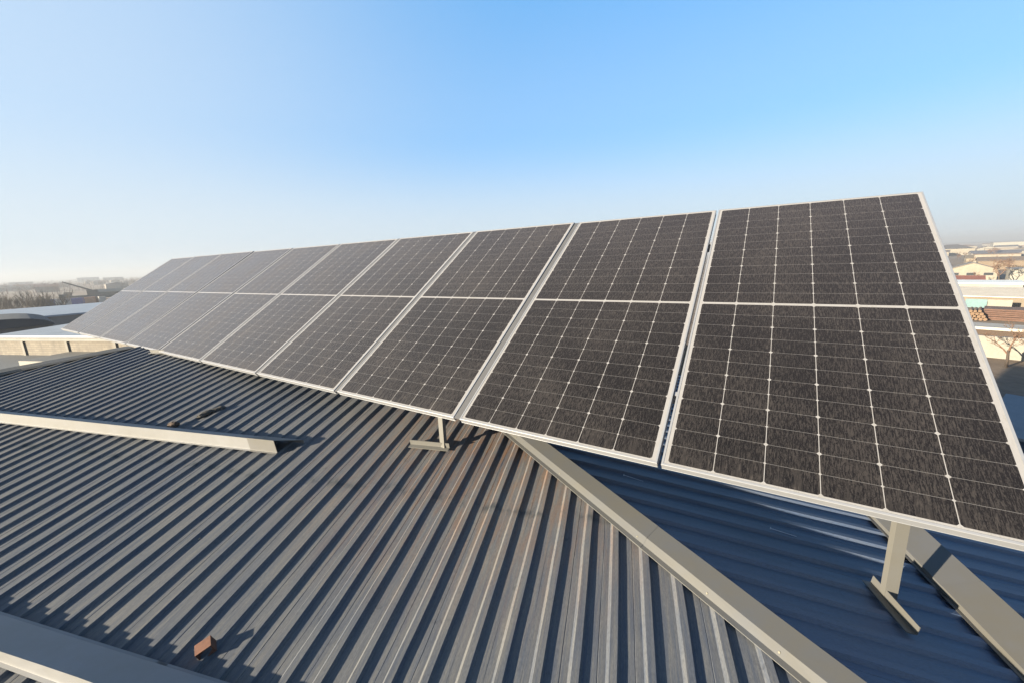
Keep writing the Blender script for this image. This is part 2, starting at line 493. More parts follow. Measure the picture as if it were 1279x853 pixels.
# hip cap: folded sheet, apron on the lit side, upstand, broad top, turned-down lip
def hip_at(t):                                                           # point under the cap fold
    return hip_base + hipd * t
def hip_sec(t, wob):
    b0 = hip_at(t)
    def sP(q, h):
        p = onS(b0 + hq * q); return p + Vector((0, 0, h))
    def tP(q, h):
        p = b0 + hq * q; z = (dT - nT.x * p.x - nT.y * p.y) / nT.z
        return Vector((p.x, p.y, z + h))
    k = wob
    return [sP(-.022, .0015), sP(-.0215, .004), sP(-.001, .006), sP(.022 + k * .3, .027 + k), tP(.102 + k * .3, .054 + k), tP(.128, .006), tP(.142, .003), tP(.142, .0015), tP(.126, .0045),
            tP(.100 + k * .3, .0525 + k), sP(.023 + k * .3, .0255 + k), sP(.0005, .0045)]
def hip_piece(t0, t1, lift):
    mb = MB(); n = max(3, int((t1 - t0) / .12)); secs = []
    for i in range(n + 1):
        t = t0 + (t1 - t0) * i / n
        secs.append([p + Vector((0, 0, lift)) for p in hip_sec(t, .0016 * mnoise.noise(Vector((t * 3, lift * 900, 0))))])
    mb.prism(secs)
    return mb
for t0, t1, lift in ((-1.6, .42, 0.0), (.36, 2.4, .0013), (2.34, 4.8, 0.0)):
    hip_piece(t0, t1, lift).build('hip_cap', M_CAP, building)
for t_ in (-.62, -.2, .06, .40, .95, 1.4):
    s_ = hip_sec(t_, 0); a_, b_ = s_[2], s_[3]; p = a_ + (b_ - a_) * .35; nn = (b_ - a_).cross(hipd).normalized()
    if nn.z < 0: nn = -nn
    mb = MB(); mb.tube(p - nn * .001, p + nn * .0022, .0045, .0036, 8); mb.build('rivet', M_SCREW, building)
# left end flashing: low folded cap along the end of the lit slope
mb = MB(); secs = []
for i in range(16):
    s = EAVE_S + (2.13 - EAVE_S) * i / 15
    c = left_cs(s)
    b = S(c, s, 0); k = 1.0 if i < 12 else 1.0 - .55 * (i - 11) / 4
    secs.append([b + e_ * .07 + Vector((0, 0, .004)), b + e_ * .068 + Vector((0, 0, .008)), b + e_ * .05 + Vector((0, 0, .034 * k)), b - e_ * .03 + Vector((0, 0, .062 * k)), b - e_ * .13 + Vector((0, 0, .040 * k)), b - e_ * .15 + Vector((0, 0, -.03)), b - e_ * .03 + Vector((0, 0, -.03))])
mb.prism(secs)
mb.build('end_flashing', M_CAP, building)
# ridge cap
mb = MB()
secs = []
for p in (ridge_l - e_ * .1, ridge_r + e_ * .1):
    secs.append([p - g_ * .1 + Vector((0, 0, .006)), p - g_ * .09 + Vector((0, 0, .03)), p + Vector((0, 0, .05)), p + bdir * .1 + Vector((0, 0, .02)), p + bdir * .1])
mb.prism(secs); mb.build('ridge_cap', M_CAP, building)

# ------------------------------------------------------------------ snow guards (folded wedge flashings)
def guard(name, place, c_ranges, s_face, s_back, H, mat, mat_last=None, gap=.003, flip=False):
    root = empty(name)
    for k, (c0, c1, lift) in enumerate(c_ranges):
        mb = MB(); secs = []
        n = max(3, int((c1 - c0) / .2))
        for i in range(n + 1):
            c = c0 + (c1 - c0) * i / n
            wv = .0040 * mnoise.noise(Vector((c * 2.1, k * 5.3, 1.0)))
            sg = 1 if s_back > s_face else -1
            f = s_face - sg * lift * .8
            th = .0012
            pts = [(f - sg * .012, .001), (f - sg * .012, .001 + th), (f, .003), (f + sg * .004 + wv, H + lift), (s_back, .022 + lift), (s_back + sg * .001, .004), (s_back + sg * .016, .003), (s_back + sg * .016, .003 - th),
                   (s_back - sg * .001, .003 - th), (s_back - sg * .002, .021 + lift), (f + sg * (.004 + th * 1.5) + wv, H - th * 1.6 + lift), (f + sg * th * 1.3, .003)]
            sk = (.11 if name == 'snow_guard' and mat_last and k == len(c_ranges) - 1 and i == n else 0)     # the end piece is cut askew
            secs.append([place(c + sk * max(0, min(1, (s - s_face) / (s_back - s_face))), s, h) for s, h in pts])
        mb.prism(secs)
        mb.build('guard_sheet', mat_last if (mat_last and k == len(c_ranges) - 1) else mat, root)
    return root
g1 = guard('snow_guard', S, [(-8.6, -6.15, 0), (-6.2, -3.69, .0015), (-3.76, -3.53, .006)], .494, .617, .093, M_GUARD, M_GUARD_END)
tag(g1, 'long cream snow guard lying across the ribs at left, with an open dark end', 'snow guard', 'snow guards across the roof')
g2 = guard('snow_guard', S, [(-9.0, -2.9, 0), (-2.95, -.9, .0015)], -.825, -.702, .086, M_GUARD)
tag(g2, 'cut-off snow guard in the bottom left corner, its blue back towards the ribs', 'snow guard', 'snow guards across the roof')
g3 = guard('snow_guard', T, [(-2.0, .45, .0015), (.40, 4.0, 0)], .262, .140, .090, M_GUARD2)
tag(g3, 'grey snow guard on the shaded slope, crossed by the shadow of the bracket', 'snow guard', 'snow guards across the roof')

# ------------------------------------------------------------------ solar panels
TILT = R(33.409)
def make_panel():
    root = empty('solar_panel')
    fr = MB(); H = .035; lip = .0095
    # outer profile of the frame bar (distance inwards, height)
    prof = [(0, -H), (.001, -H + .0005), (.0012, -.016), (0, -.0145), (0, -.0012), (.0012, 0), (lip, 0), (lip, -.0022), (.0035, -.0022), (.0035, -H + .002), (.022, -H + .002), (.022, -H)]
    corners = [(0, 0), (PW, 0), (PW, PL), (0, PL)]
    ins = [(1, 1), (-1, 1), (-1, -1), (1, -1)]
    secs = [[(x + sx * d, y + sy * d, h) for d, h in prof] for (x, y), (sx, sy) in zip(corners, ins)]
    secs.append(secs[0])
    fr.prism(secs, True, False)
    fr.build('frame', M_ALU, root)
    gl = MB(); gl.box(.004, PW - .004, .004, PL - .004, -.0065, -.0016)
    gl.build('glass', M_CELLS, root)
    bk = MB(); bk.box(.005, PW - .005, .005, PL - .005, -.0078, -.0068)
    bk.build('backsheet', M_BACK, root)
    for x in (.2, PW / 2, PW - .2):
        jb = MB(); jb.box(x - .03, x + .03, PL / 2 - .045, PL / 2 + .045, -.026, -.0082)
        jb.build('junction_box', M_JB, root)
    return root
rights = [0.0, 1.172] + [1.178 + 1.1965 * k for k in range(1, 9)]
labels = ['nearest solar panel, at the right end of the row and cut by the photo edge',
          'second solar panel from the right end, its lower edge over the hip flashing',
          'third solar panel from the right end, above the cream T-shaped bracket',
          'fourth solar panel from the right end of the row, right of the middle lines fading',
          'fifth solar panel from the right end, above the open end of the snow guard',
          'sixth solar panel from the right end, fifth from the far left end of the row',
          'fourth solar panel from the far left end, pale with sky sheen',
          'third solar panel from the far left end of the row, pale grey',
          'solar panel next to the far left end one, pale grey and narrow',
          'farthest solar panel at the left end, palest and in front of the hazy city']
labels[3] = 'fourth solar panel from the right end of the row'
panel0 = make_panel()
for i, u in enumerate(rights):
    o = panel0 if i == 0 else copy_tree(panel0)
    o.location = (-u - PW + .003, rnd.uniform(-.002, .002) if i > 2 else 0, rnd.uniform(-.002, .002) if i > 2 else 0)
    o.rotation_euler = (TILT + R(rnd.uniform(-.12, .12)), 0, 0)
    tag(o, labels[i], 'solar panel', 'solar panels in one row on the roof')
    if i > 0:                                       # grey strip closing the joint towards the next panel
        wd = (rights[i + 1] - rights[i] - PW) if i + 1 < len(rights) else 0
        if wd > 0:
            js = MB(); js.box(-wd + .001, -.001, .002, PL - .002, -.010, -.0042)
            js.build('joint_strip', M_JOINT, o)
END = -rights[-1] - PW
ct, st_ = math.cos(TILT), math.sin(TILT)
def PP(x, v, h): return Vector((x, v * ct - h * st_, v * st_ + h * ct))  # point on the panel plane
for v, lab in ((.42, 'lower aluminium rail running under the panels, seen in the gaps'), (1.82, 'upper aluminium rail under the panels, near their top edges')):
    r = empty('mounting_rail'); tag(r, lab, 'rail', 'rails under the panels')
    mb = MB(); secs = []
    for x in (-.012, END - .02):
        secs.append([PP(x, v + dv, h) for dv, h in ((-.02, -.0352), (-.004, -.0352), (-.004, -.045), (.004, -.045), (.004, -.0352), (.02, -.0352), (.02, -.075), (-.02, -.075))])
    mb.prism(secs); mb.build('rail_bar', M_ALU, r)
    for i in range(len(rights) - 1):
        xa = -rights[i + 1] + .003; xb = -rights[i] - PW + .003
        mb = MB()
        M = Matrix.Rotation(TILT, 4, 'X')
        mb.box(xa + .002, xb - .002, v - .012, v + .012, -.0348, -.010, M)
        mb.build('mid_clamp', M_ALU, r)

# ------------------------------------------------------------------ brackets carrying the rows
def zS(x, y): return (dS - nS.x * x - nS.y * y) / nS.z
def zT(x, y): return (dT - nT.x * x - nT.y * y) / nT.z
def angle_bar(mb, p0, p1, wdir, ndir, wid=.05, th=.004):
    """L profile from p0 to p1: one leg along wdir, other along ndir"""
    p0 = Vector(p0); p1 = Vector(p1); w_ = Vector(wdir).normalized(); n_ = Vector(ndir).normalized()
    sec = [(0, 0), (wid, 0), (wid, th), (th, th), (th, wid), (0, wid)]
    mb.prism([[p + w_ * a + n_ * b for a, b in sec] for p in (p0, p1)])
def channel_bar(mb, p0, p1, wdir, ndir, wid=.05, dep=.03, th=.003):
    p0 = Vector(p0); p1 = Vector(p1); w_ = Vector(wdir).normalized(); n_ = Vector(ndir).normalized()
    sec = [(-wid / 2, 0), (wid / 2, 0), (wid / 2, dep), (wid / 2 - th, dep), (wid / 2 - th, th), (-wid / 2 + th, th), (-wid / 2 + th, dep), (-wid / 2, dep)]
    mb.prism([[p + w_ * a + n_ * b for a, b in sec] for p in (p0, p1)])
def support(x, y, top_v, zfun, foot_pts, nrm, label, wid=.05, rear=True, pr=0, foot_mat=None):
    r = empty('panel_bracket'); tag(r, label, 'bracket', 'brackets carrying the panel row')
    base = Vector((x, y, zfun(x, y) + .006))
    topz = (y * math.tan(TILT)) - .036 / ct
    top = Vector((x, y, topz))
    mb = MB(); channel_bar(mb, base, top, (math.cos(R(pr)), math.sin(R(pr)), 0), (-math.sin(R(pr)), math.cos(R(pr)), 0), wid, .028)
    mb.build('post', M_STEEL, r)
    f0, f1 = [Vector(p) for p in foot_pts]
    mb = MB(); along = (f1 - f0).normalized(); side = along.cross(nrm).normalized()
    angle_bar(mb, f0, f1, nrm, side, .036, .0035)
    mb.build('foot', foot_mat or M_STEEL, r)
    if rear:
        yb = 1.78
        zb = zS(x, yb) if x < -1.2 else max(zS(x, yb), zT(x, yb)) * 0 + min(zS(x, yb), zT(x, yb))
        mb = MB(); channel_bar(mb, (x, yb, zb), (x, yb, yb * math.tan(TILT) - .115), (1, 0, 0), (0, 1, 0), .05, .028)
        mb.build('rear_post', M_STEEL, r)
        mb = MB(); channel_bar(mb, PP(x, .05, -.105), PP(x, 2.2, -.105), (1, 0, 0), (0, -st_, ct), .045, .028)
        mb.build('rafter', M_STEEL, r)
        mb = MB(); angle_bar(mb, Vector((x, yb - .15, zb + .004)), Vector((x, yb + .15, zb + .03)), (1, 0, 0), (0, 0, 1), .036, .0035)
        mb.build('rear_foot', M_STEEL, r)
    return r
def ptT(x, y, h=.004): return Vector((x, y, zT(x, y) + h))
support(-.283, .221, 0, zT, (ptT(-.331, .288), ptT(-.240, .062)), nT, 'tall cream bracket in front of the grey snow guard on the shaded slope', .046, pr=20, foot_mat=M_GUARD2)  # foot takes a darker grey to stand in for its shade
sb = Vector((-2.515, .034, 0))
def ptS(x, y, h=.004): return Vector((x, y, zS(x, y) + h))
support(-2.515, .034, 0, zS, (ptS(-2.742, -.024), ptS(-2.470, .056)), nS, 'cream T-shaped bracket on the sunlit ribs under the middle of the panel row', .036)
support(-4.90, .35, 0, zS, (ptS(-5.1, .29), ptS(-4.8, .38)), nS, 'low bracket under the panel row behind the snow guard, mostly hidden', .036)
support(-7.05, .06, 0, zS, (ptS(-7.25, -.035), ptS(-6.95, .055)), nS, 'flat cream bracket foot under the far panels, by the end flashing', .036)

# ------------------------------------------------------------------ small things on the roof
def brick():
    r = empty('rusty_offcut')
    tag(r, 'small square rust-brown offcut of box tube lying between ribs at lower left', 'metal scrap')
    mb = MB(); a = .027; L = .046; t = .004
    secs = []
    for y in (-L / 2, L / 2):
        secs.append([Vector((x, y, z)) for x, z in ((-a, -a * .8), (a, -a * .8), (a, a * .8), (-a, a * .8))])
    o = [[(-a, -a * .8), (a, -a * .8), (a, a * .8), (-a, a * .8)], [(-a + t, -a * .8 + t), (a - t, -a * .8 + t), (a - t, a * .8 - t), (-a + t, a * .8 - t)]]
    for k in range(4):
        k2 = (k + 1) % 4
        (x0, z0), (x1, z1) = o[0][k], o[0][k2]; (u0, w0), (u1, w1) = o[1][k], o[1][k2]
        mb.prism([[(x0, y, z0), (x1, y, z1), (u1, y, w1), (u0, y, w0)] for y in (-L / 2, L / 2)])
    ob = mb.build('tube_wall', M_BRICK, r, .0008)
    return r
bx = brick()
M = Matrix((e_, g_, nS)).transposed().to_4x4()
rotb = M @ Matrix.Rotation(R(-128), 4, 'Z') @ Matrix.Rotation(R(-4), 4, 'X') @ Matrix.Rotation(R(9), 4, 'Y')
rotb.translation = S(-2.795, -.618, .016)
bx.matrix_world = rotb

def lump(name, label, cat, c, s, dims, mat, seed, rot=0, n_blobs=3):
    bm = bmesh.new(); rr = random.Random(seed)
    for k in range(n_blobs):
        b2 = bmesh.ops.create_icosphere(bm, subdivisions=3, radius=1)
        off = Vector((rr.uniform(-.9, .9) if k else 0, rr.uniform(-.5, .5) if k else 0, 0)); sc2 = rr.uniform(.55, 1.0)
        for v in b2['verts']:
            p = v.co.copy()
            k2 = 1 + .38 * mnoise.noise(p * 1.7 + Vector((seed, k, 0))) + .18 * mnoise.noise(p * 5 + Vector((seed, k, 3)))
            v.co = Vector((p.x * dims[0] * k2 * sc2 + off.x * dims[0], p.y * dims[1] * k2 * sc2 + off.y * dims[1], p.z * dims[2] * k2 * sc2))
    me = bpy.data.meshes.new(name); bm.to_mesh(me); bm.free()
    me.materials.append(mat)
    o = bpy.data.objects.new(name, me); COL.objects.link(o)
    mm = M @ Matrix.Rotation(R(rot), 4, 'Z'); mm.translation = S(c, s, dims[2] * .45)
    o.matrix_world = mm
    tag(o, label, cat)
    return o
lump('rusty_clod', 'rust-brown crumbled lump lying on the back edge of the cream snow guard', 'debris', -4.72, .665, (.050, .04, .032), M_DARKRUST, 3, 10)
lump('crumpled_rag', 'dark crumpled rag between ribs behind the snow guard', 'debris', -4.60, .895, (.06, .028, .02), M_RAG, 8, 60, 4)

def screw_on(place, c, s, L, ang, label, nrm, up, side, h=.003):
    mb = MB(); p = place(c, s, h)
    d = (up * math.sin(R(ang)) + side * math.cos(R(ang)))
    mb.tube(p, p + d * L, .0018, .0012, 6)
    mb.tube(p - d * .003, p, .006, .006, 8)
    o = mb.build('roofing_screw', M_PLAST)
    tag(o, label, 'screw', 'loose screws on the shaded slope')
    return o
def hitT(px, py):      # helper values measured once: slope coordinates
    return px, py
screw_on(T, .598, -.471, .11, -8, 'loose pale screw lying on the shaded slope below the nearest panel', nT, eT, gT, .002)
screw_on(T, .773, -1.19, .11, -10, 'loose pale screw lying by the hip flashing under the second panel', nT, eT, gT, .002)
# fixed roof screws (parts of the roof slope)
slope = [o for o in COL.objects if o.parent == building and o.name.startswith('roof_slope')][0]
for c, s, h in ((-.914, -.213, -RIBH), (-1.776, .713, -RIBH), (-3.385, -.186, -RIBH)):
    mb = MB(); p = S(c, s, h)
    mb.tube(p - nS * .002, p + nS * .0012, .0065, .0065, 10); mb.tube(p + nS * .0012, p + nS * .004, .0038, .0036, 6)
    mb.build('screw', M_SCREW, slope)

# ------------------------------------------------------------------ ground and far setting
GZ = -9.0
def pol(az, d, z=GZ): return Vector((CAM.x + d * math.cos(R(az)), CAM.y + d * math.sin(R(az)), z))
def zat(tan, d): return CAM.z + tan * d
def make_ground():
    n = N('dry_ground'); co = n.coord('Object')
    a = n.noise(co, .012, 6, .6); b = n.noise(co, .12, 5, .65); c = n.noise(co, 1.3, 4, .6)
    f = n.math('MULTIPLY_ADD', b, .4, n.math('MULTIPLY_ADD', a, .4, n.math('MULTIPLY', c, .2)))
    n.base(n.ramp(f, [(.38, (.075, .055, .042)), (.5, (.13, .10, .075)), (.62, (.19, .155, .12))]))
    n.p(rough=.95, spec=.2)
    return n.m
mb = MB()
RAD = 14000
mb.quad([(RAD * math.cos(2 * math.pi * k / 48), RAD * math.sin(2 * math.pi * k / 48), GZ) for k in range(48)])
tag(mb.build('ground', make_ground()), kind='structure')
# low hills on the right horizon
def hills(name, az0, az1, d, hmax, seed, col):
    mb = MB(); n = 60; secs = []
    for i in range(n + 1):
        az = az0 + (az1 - az0) * i / n
        e = math.sin(math.pi * i / n) ** .5
        h = hmax * e * (.55 + .45 * mnoise.noise(Vector((i * .17, seed, 0))) + .12 * mnoise.noise(Vector((i * .8, seed, 2))))
        secs.append([pol(az, d - 500, GZ - 1), pol(az, d - 150, GZ + max(h, 0) * .7), pol(az, d, GZ + max(h, 0)), pol(az, d + 700, GZ - 1)])
    mb.prism(secs)
    tag(mb.build(name, mat_plain('hill_soil', tuple(v * .4 for v in col), .2, .004, .95), smooth=True), kind='structure')
hills('hills', 40, 100, 2700, 17, 1.0, (.17, .13, .12))

# ---- buildings
HM = {}
BGK = .23                                # darkens background wall and roof colours so the sunlit town isn't overexposed
def hm(name, col, **kw):
    col = tuple(v * BGK for v in col)
    if name not in HM: HM[name] = mat_plain(name, col, kw.pop('var', .2), kw.pop('scale', .6), kw.pop('rough', .85), **kw)
    return HM[name]
def house(name, label, cat, az, d, wdt, dep, hw, hr=0, kind='flat', rot=None, wall=(.5, .46, .4), roof=(.3, .28, .26), group=None, wins=0, base=GZ, over=.3, parapet=False):
    """local frame: x across, y away from the viewer, origin at front middle"""
    root = empty(name); tag(root, label, cat, group)
    root.location = pol(az, d, base)
    root.rotation_euler = (0, 0, R((az - 90) if rot is None else rot))
    wm = hm('wall_%02d%02d%02d' % tuple(int(99 * v) for v in wall), wall)
    rm = hm('roof_%02d%02d%02d' % tuple(int(99 * v) for v in roof), roof, rough=.7)
    mb = MB(); x0, x1 = -wdt / 2, wdt / 2
    mb.box(x0, x1, 0, dep, -.2, hw)
    if kind == 'gable_front':
        mb.prism([[(x0, y, hw + .002), (x1, y, hw + .002), (0, y, hw + hr)] for y in (0, dep)])
    if kind == 'gable_side':
        mb.prism([[(x, 0, hw + .002), (x, dep, hw + .002), (x, dep / 2, hw + hr)] for x in (x0, x1)])
    mb.build('wall', wm, root)
    rb = MB(); t = .12
    if kind == 'flat':
        rb.box(x0 - over, x1 + over, -over, dep + over, hw + .004, hw + .25)
    elif kind == 'gable_front':
        k = over * hr / (wdt / 2)
        for sgn in (-1, 1):
            rb.prism([[(sgn * (wdt / 2 + over), y, hw - k + .01), (0, y, hw + hr + .01), (0, y, hw + hr + t + .01), (sgn * (wdt / 2 + over), y, hw - k + t + .01)] for y in (-over, dep + over)])
    elif kind == 'gable_side':
        k = over * hr / (dep / 2)
        rb.prism([[(x, -over, hw - k + .01), (x, dep / 2, hw + hr + .01), (x, dep / 2, hw + hr + t), (x, -over, hw - k + t)] for x in (x0 - over, x1 + over)])
        rb.prism([[(x, dep + over, hw - k + .01), (x, dep / 2 + .003, hw + hr + .01), (x, dep / 2 + .003, hw + hr + t), (x, dep + over, hw - k + t)] for x in (x0 - over, x1 + over)])
    elif kind == 'shed':
        rb.prism([[(x, -over, hw + .02), (x, dep + over, hw + hr), (x, dep + over, hw + hr + t), (x, -over, hw + .02 + t)] for x in (x0 - over, x1 + over)])
    elif kind == 'hip':
        a = [(x0 - over, -over, hw + .01), (x1 + over, -over, hw + .01), (x1 + over, dep + over, hw + .01), (x0 - over, dep + over, hw + .01)]
        q = min(wdt, dep) / 2
        r0, r1 = (x0 + q, dep / 2, hw + hr), (x1 - q, dep / 2, hw + hr)
        rb.quad([a[0], a[1], r1, r0]); rb.quad([a[2], a[3], r0, r1]); rb.quad([a[1], a[2], r1]); rb.quad([a[3], a[0], r0]); rb.quad(a[::-1])
    rb.build('roof', rm, root)
    if wins:
        gm = hm('window_glass', (.05, .06, .075), rough=.25)
        fm = hm('window_frame', (.6, .58, .55))
        for k in range(wins):
            xc = x0 + (k + .5) * wdt / wins; ww = min(.9, wdt / wins * .3); wz = hw * .45
            f = MB(); f.box(xc - ww, xc + ww, -.06, .02, wz - .1, wz + hw * .28); fo = f.build('window', fm, root)
            p = MB(); p.box(xc - ww + .1, xc + ww - .1, -.09, -.062, wz, wz + hw * .28 - .1); p.build('pane', gm, fo)
    return root

# ---- bare trees
M_BARK = mat_plain('winter_bark', (.035, .026, .02), .3, 6, .95)
M_THICKET = mat_plain('thicket_twigs', (.055, .042, .032), .3, 4, .95)
M_TWIG = mat_plain('winter_twigs', (.085, .048, .030), .3, 4, .95)
def bare_tree(name, label, cat, loc, h, seed, spread=.55, dense=1.0, group=None, twig=M_TWIG, shrub=False, twr=.012, levels=5):
    root = empty(name, loc); tag(root, label, cat, group)
    rr = random.Random(seed); tr = MB(); cr = MB()
    def grow(p, d, L, r, lvl):
        bend = Vector((rr.gauss(0, .12), rr.gauss(0, .12), .04))
        mid = p + d * L * .5; q = mid + (d + bend).normalized() * L * .5
        mbx = tr if lvl < 1 else cr
        if lvl < 2:
            mbx.tube(p, mid, r, r * .85, 6, False); mbx.tube(mid, q, r * .85, r * .68, 6, False)
        else:
            mbx.tube(p, q, r, r * .45, 3, False)
        if lvl >= levels: return
        for k in range(3 if rr.random() < dense else 2):
            ax = Vector((rr.gauss(0, 1), rr.gauss(0, 1), rr.gauss(0, .5)))
            dd = (d + ax * spread * (.6 + .3 * rr.random()) + Vector((0, 0, .12))).normalized()
            st = p + (q - p) * rr.uniform(.5, 1.0)
            grow(st, dd, L * rr.uniform(.52, .8), max(r * .52, twr), lvl + 1)
    if shrub:
        for k in range(11):
            d = Vector((rr.gauss(0, .22), rr.gauss(0, .22), 1)).normalized()
            grow(Vector((rr.uniform(-.22, .22) * h, rr.uniform(-.22, .22) * h, 0)), d, h * rr.uniform(.3, .42), h * .010, 2)
        tr.tube((0, 0, -.1), (0, 0, h * .2), h * .02, h * .012, 6)
    else:
        grow(Vector((0, 0, -.1)), Vector((rr.uniform(-.06, .06), rr.uniform(-.06, .06), 1)).normalized(), h * .30, h * .022, 0)
    tr.build('trunk', M_BARK, root)
    cr.build('crown', twig, root)
    return root

# ================= right side, beyond the nearest panel =================
house('metal_shed', 'small shed with pale blue metal roof at the right edge of the photo', 'shed', 63.4, 26.2, 6.0, 4.0, 1.7, .7, 'shed', None, (.10, .17, .30), (.42, .50, .60))
house('yard_wall', 'whitewashed yard wall behind the bare tree at right', 'wall', 69.0, 53.5, 22, .3, 1.6, 0, 'flat', -17, (.66, .62, .54), (.55, .52, .46), over=.04)
house('canopy', 'open yard canopy with grey slab roof above the lumber', 'canopy', 68.6, 58.5, 14, 2.6, 1.7, 0, 'flat', -18, (.16, .10, .065), (1.0, .94, .84), over=.25)
def lumber(label, az, d, rot, nx, nz, L, r, mat, group):
    root = empty('lumber_pile', pol(az, d), (0, 0, R(rot))); tag(root, label, 'lumber pile', group)
    rr = random.Random(int(az * 10)); proto = None
    for k in range(nz):
        for i in range(nx - k):
            mb = MB(); rad = r * rr.uniform(.8, 1.05)
            mb.tube((0, 0, 0), (0, L * rr.uniform(.92, 1.05), 0), rad, rad * .9, 9)
            o = mb.build('log', mat, root)
            o.location = ((i - (nx - k) / 2) * 2 * r, rr.uniform(-.2, .2), r + k * r * 1.74)
    return root
M_LOG = mat_plain('sawn_timber', (.10, .062, .036), .35, 3, .9)
M_LOG2 = mat_plain('red_timber', (.062, .032, .022), .4, 2, .9, streak=(1, .1, 1))
lumber('stack of cut logs with round pale ends beside the panel edge', 72.25, 78, -18, 6, 4, 4.0, .19, M_LOG, 'timber stacks in the yard')
def planks(label, az, d, rot, wdt, dep, h, group):
    root = empty('lumber_pile', pol(az, d), (0, 0, R(rot))); tag(root, label, 'lumber pile', group)
    rr = random.Random(5)
    n = 6
    for k in range(n):
        mb = MB(); z = k * h / n
        mb.box(-wdt / 2 + rr.uniform(0, .5), wdt / 2 - rr.uniform(0, .5), rr.uniform(0, .3), dep - rr.uniform(0, .3), z, z + h / n * .82)
        mb.build('plank_layer', M_LOG2, root)
planks('long stack of red-brown planks right of the cut logs', 70.2, 79, -18, 5.4, 4, 1.45, 'timber stacks in the yard')
bare_tree('bare_tree', 'bare branching tree in front of the whitewashed yard wall', 'tree', pol(69.9, 50), 5.0, 4, .60, 1, twr=.007, levels=6)
house('workshop', 'long workshop with tan roof and turquoise panel in its front', 'workshop', 70.6, 97, 30, 10, 1.35, .7, 'shed', -18, (.46, .37, .27), (1.75, 1.55, 1.25), over=.5)
tq = MB(); tq.box(-1.1, 1.1, -.05, .05, 0, 1.3)
to = tq.build('wall_panel', hm('turquoise_sheet', (.36, .60, .64)))
to.location = pol(72.45, 93.5, GZ); to.rotation_euler = (0, 0, R(-17))
tag(to, 'turquoise sheet standing in front of the tan workshop', 'panel')
for az in (71.3, 70.75):
    wp = MB(); wp.box(-.72, .72, -.05, .05, 0, 1.3)
    o = wp.build('wall_panel', hm('white_sheet', (.66, .62, .54)))
    o.location = pol(az, 93.5, GZ); o.rotation_euler = (0, 0, R(-17))
    tag(o, 'white sheet leaning right of the turquoise one', 'panel', 'white sheets by the workshop')
house('low_hall', 'low hall with white flat roof behind the tan workshop', 'hall', 72.3, 132, 11, 10, 1.0, 0, 'flat', -16, (.66, .66, .62), (2.1, 2.2, 2.2))
house('small_house', 'small house with red roof beside the panel edge', 'house', 73.4, 147, 6, 6, .8, .9, 'gable_side', -14, (.58, .50, .42), (.50, .17, .10))
bare_tree('bare_tree', 'wide bushy bare tree behind the white flat roof', 'tree', pol(71.35, 148), 8.2, 14, .85, 1, twr=.022, levels=6)
bare_tree('bare_tree', 'thin bare tree left of the bushy one', 'tree', pol(72.7, 152), 4.2, 19, .55, .9, twr=.014)
house('gabled_house', 'cream gabled house with its end wall facing the roof', 'house', 73.1, 162, 9, 9, 2.7, 1.7, 'gable_front', -14, (.64, .57, .46), (.42, .36, .30), wins=3)
house('brick_shed', 'orange-brown shed behind the bushy bare tree', 'shed', 70.6, 222, 17, 10, 3.0, 1.2, 'gable_side', -14, (.42, .31, .21), (.40, .30, .22))
house('white_annex', 'bright white annex wall right of the bushy tree', 'house', 69.5, 158, 7, 8, 2.8, 0, 'flat', -14, (.70, .66, .58), (.6, .57, .52))
house('grey_store', 'long store with grey-violet roof in the middle distance', 'warehouse', 71.6, 400, 24, 12, 2.4, 1.6, 'gable_side', -10, (.5, .45, .42), (.25, .25, .30))
house('tan_store', 'long tan store in front of the grey-violet roof', 'warehouse', 71.0, 290, 26, 12, 2.2, 1.4, 'gable_side', -13, (.56, .46, .33), (.46, .37, .26))
house('white_factory', 'long white factory on the right horizon', 'factory', 70.4, 640, 38, 20, 8, 0, 'flat', -12, (.70, .67, .60), (.5, .48, .45))
house('dark_roof_house', 'house with grey hipped roof and cream wall close to the panel edge', 'house', 74.6, 470, 24, 18, 5.0, 3.4, 'hip', -14, (.62, .55, .44), (.2, .19, .2))
rr = random.Random(31)
cols = [((.60, .53, .43), (.36, .25, .18)), ((.56, .50, .44), (.30, .29, .30)), ((.64, .60, .52), (.48, .40, .30)), ((.5, .42, .34), (.40, .18, .11))]
for k in range(26):
    az = rr.uniform(66.5, 79); d = rr.choice([rr.uniform(240, 420), rr.uniform(420, 900), rr.uniform(700, 1500)])
    wc, rc = rr.choice(cols)
    house('distant_house', 'small pale house among the distant roofs beyond the nearest panel', 'house', az, d, rr.uniform(9, 22), rr.uniform(8, 14), rr.uniform(2.6, 4.5), rr.uniform(.8, 2.2), rr.choice(['gable_side', 'gable_front', 'hip', 'flat']), rr.choice([-16, -10, 74, 20]), wc, rc, 'small houses beyond the nearest panel')
for k in range(34):
    az = rr.uniform(67, 77); d = rr.choice([rr.uniform(190, 400), rr.uniform(300, 900)])
    bare_tree('distant_tree', 'small brown bare tree among the distant roofs', 'tree', pol(az, d), rr.uniform(5, 9.5), 40 + k, .72, .95, 'trees among the distant roofs', twr=.012 + d * .00008)

# ================= left side, beyond the far end of the row =================

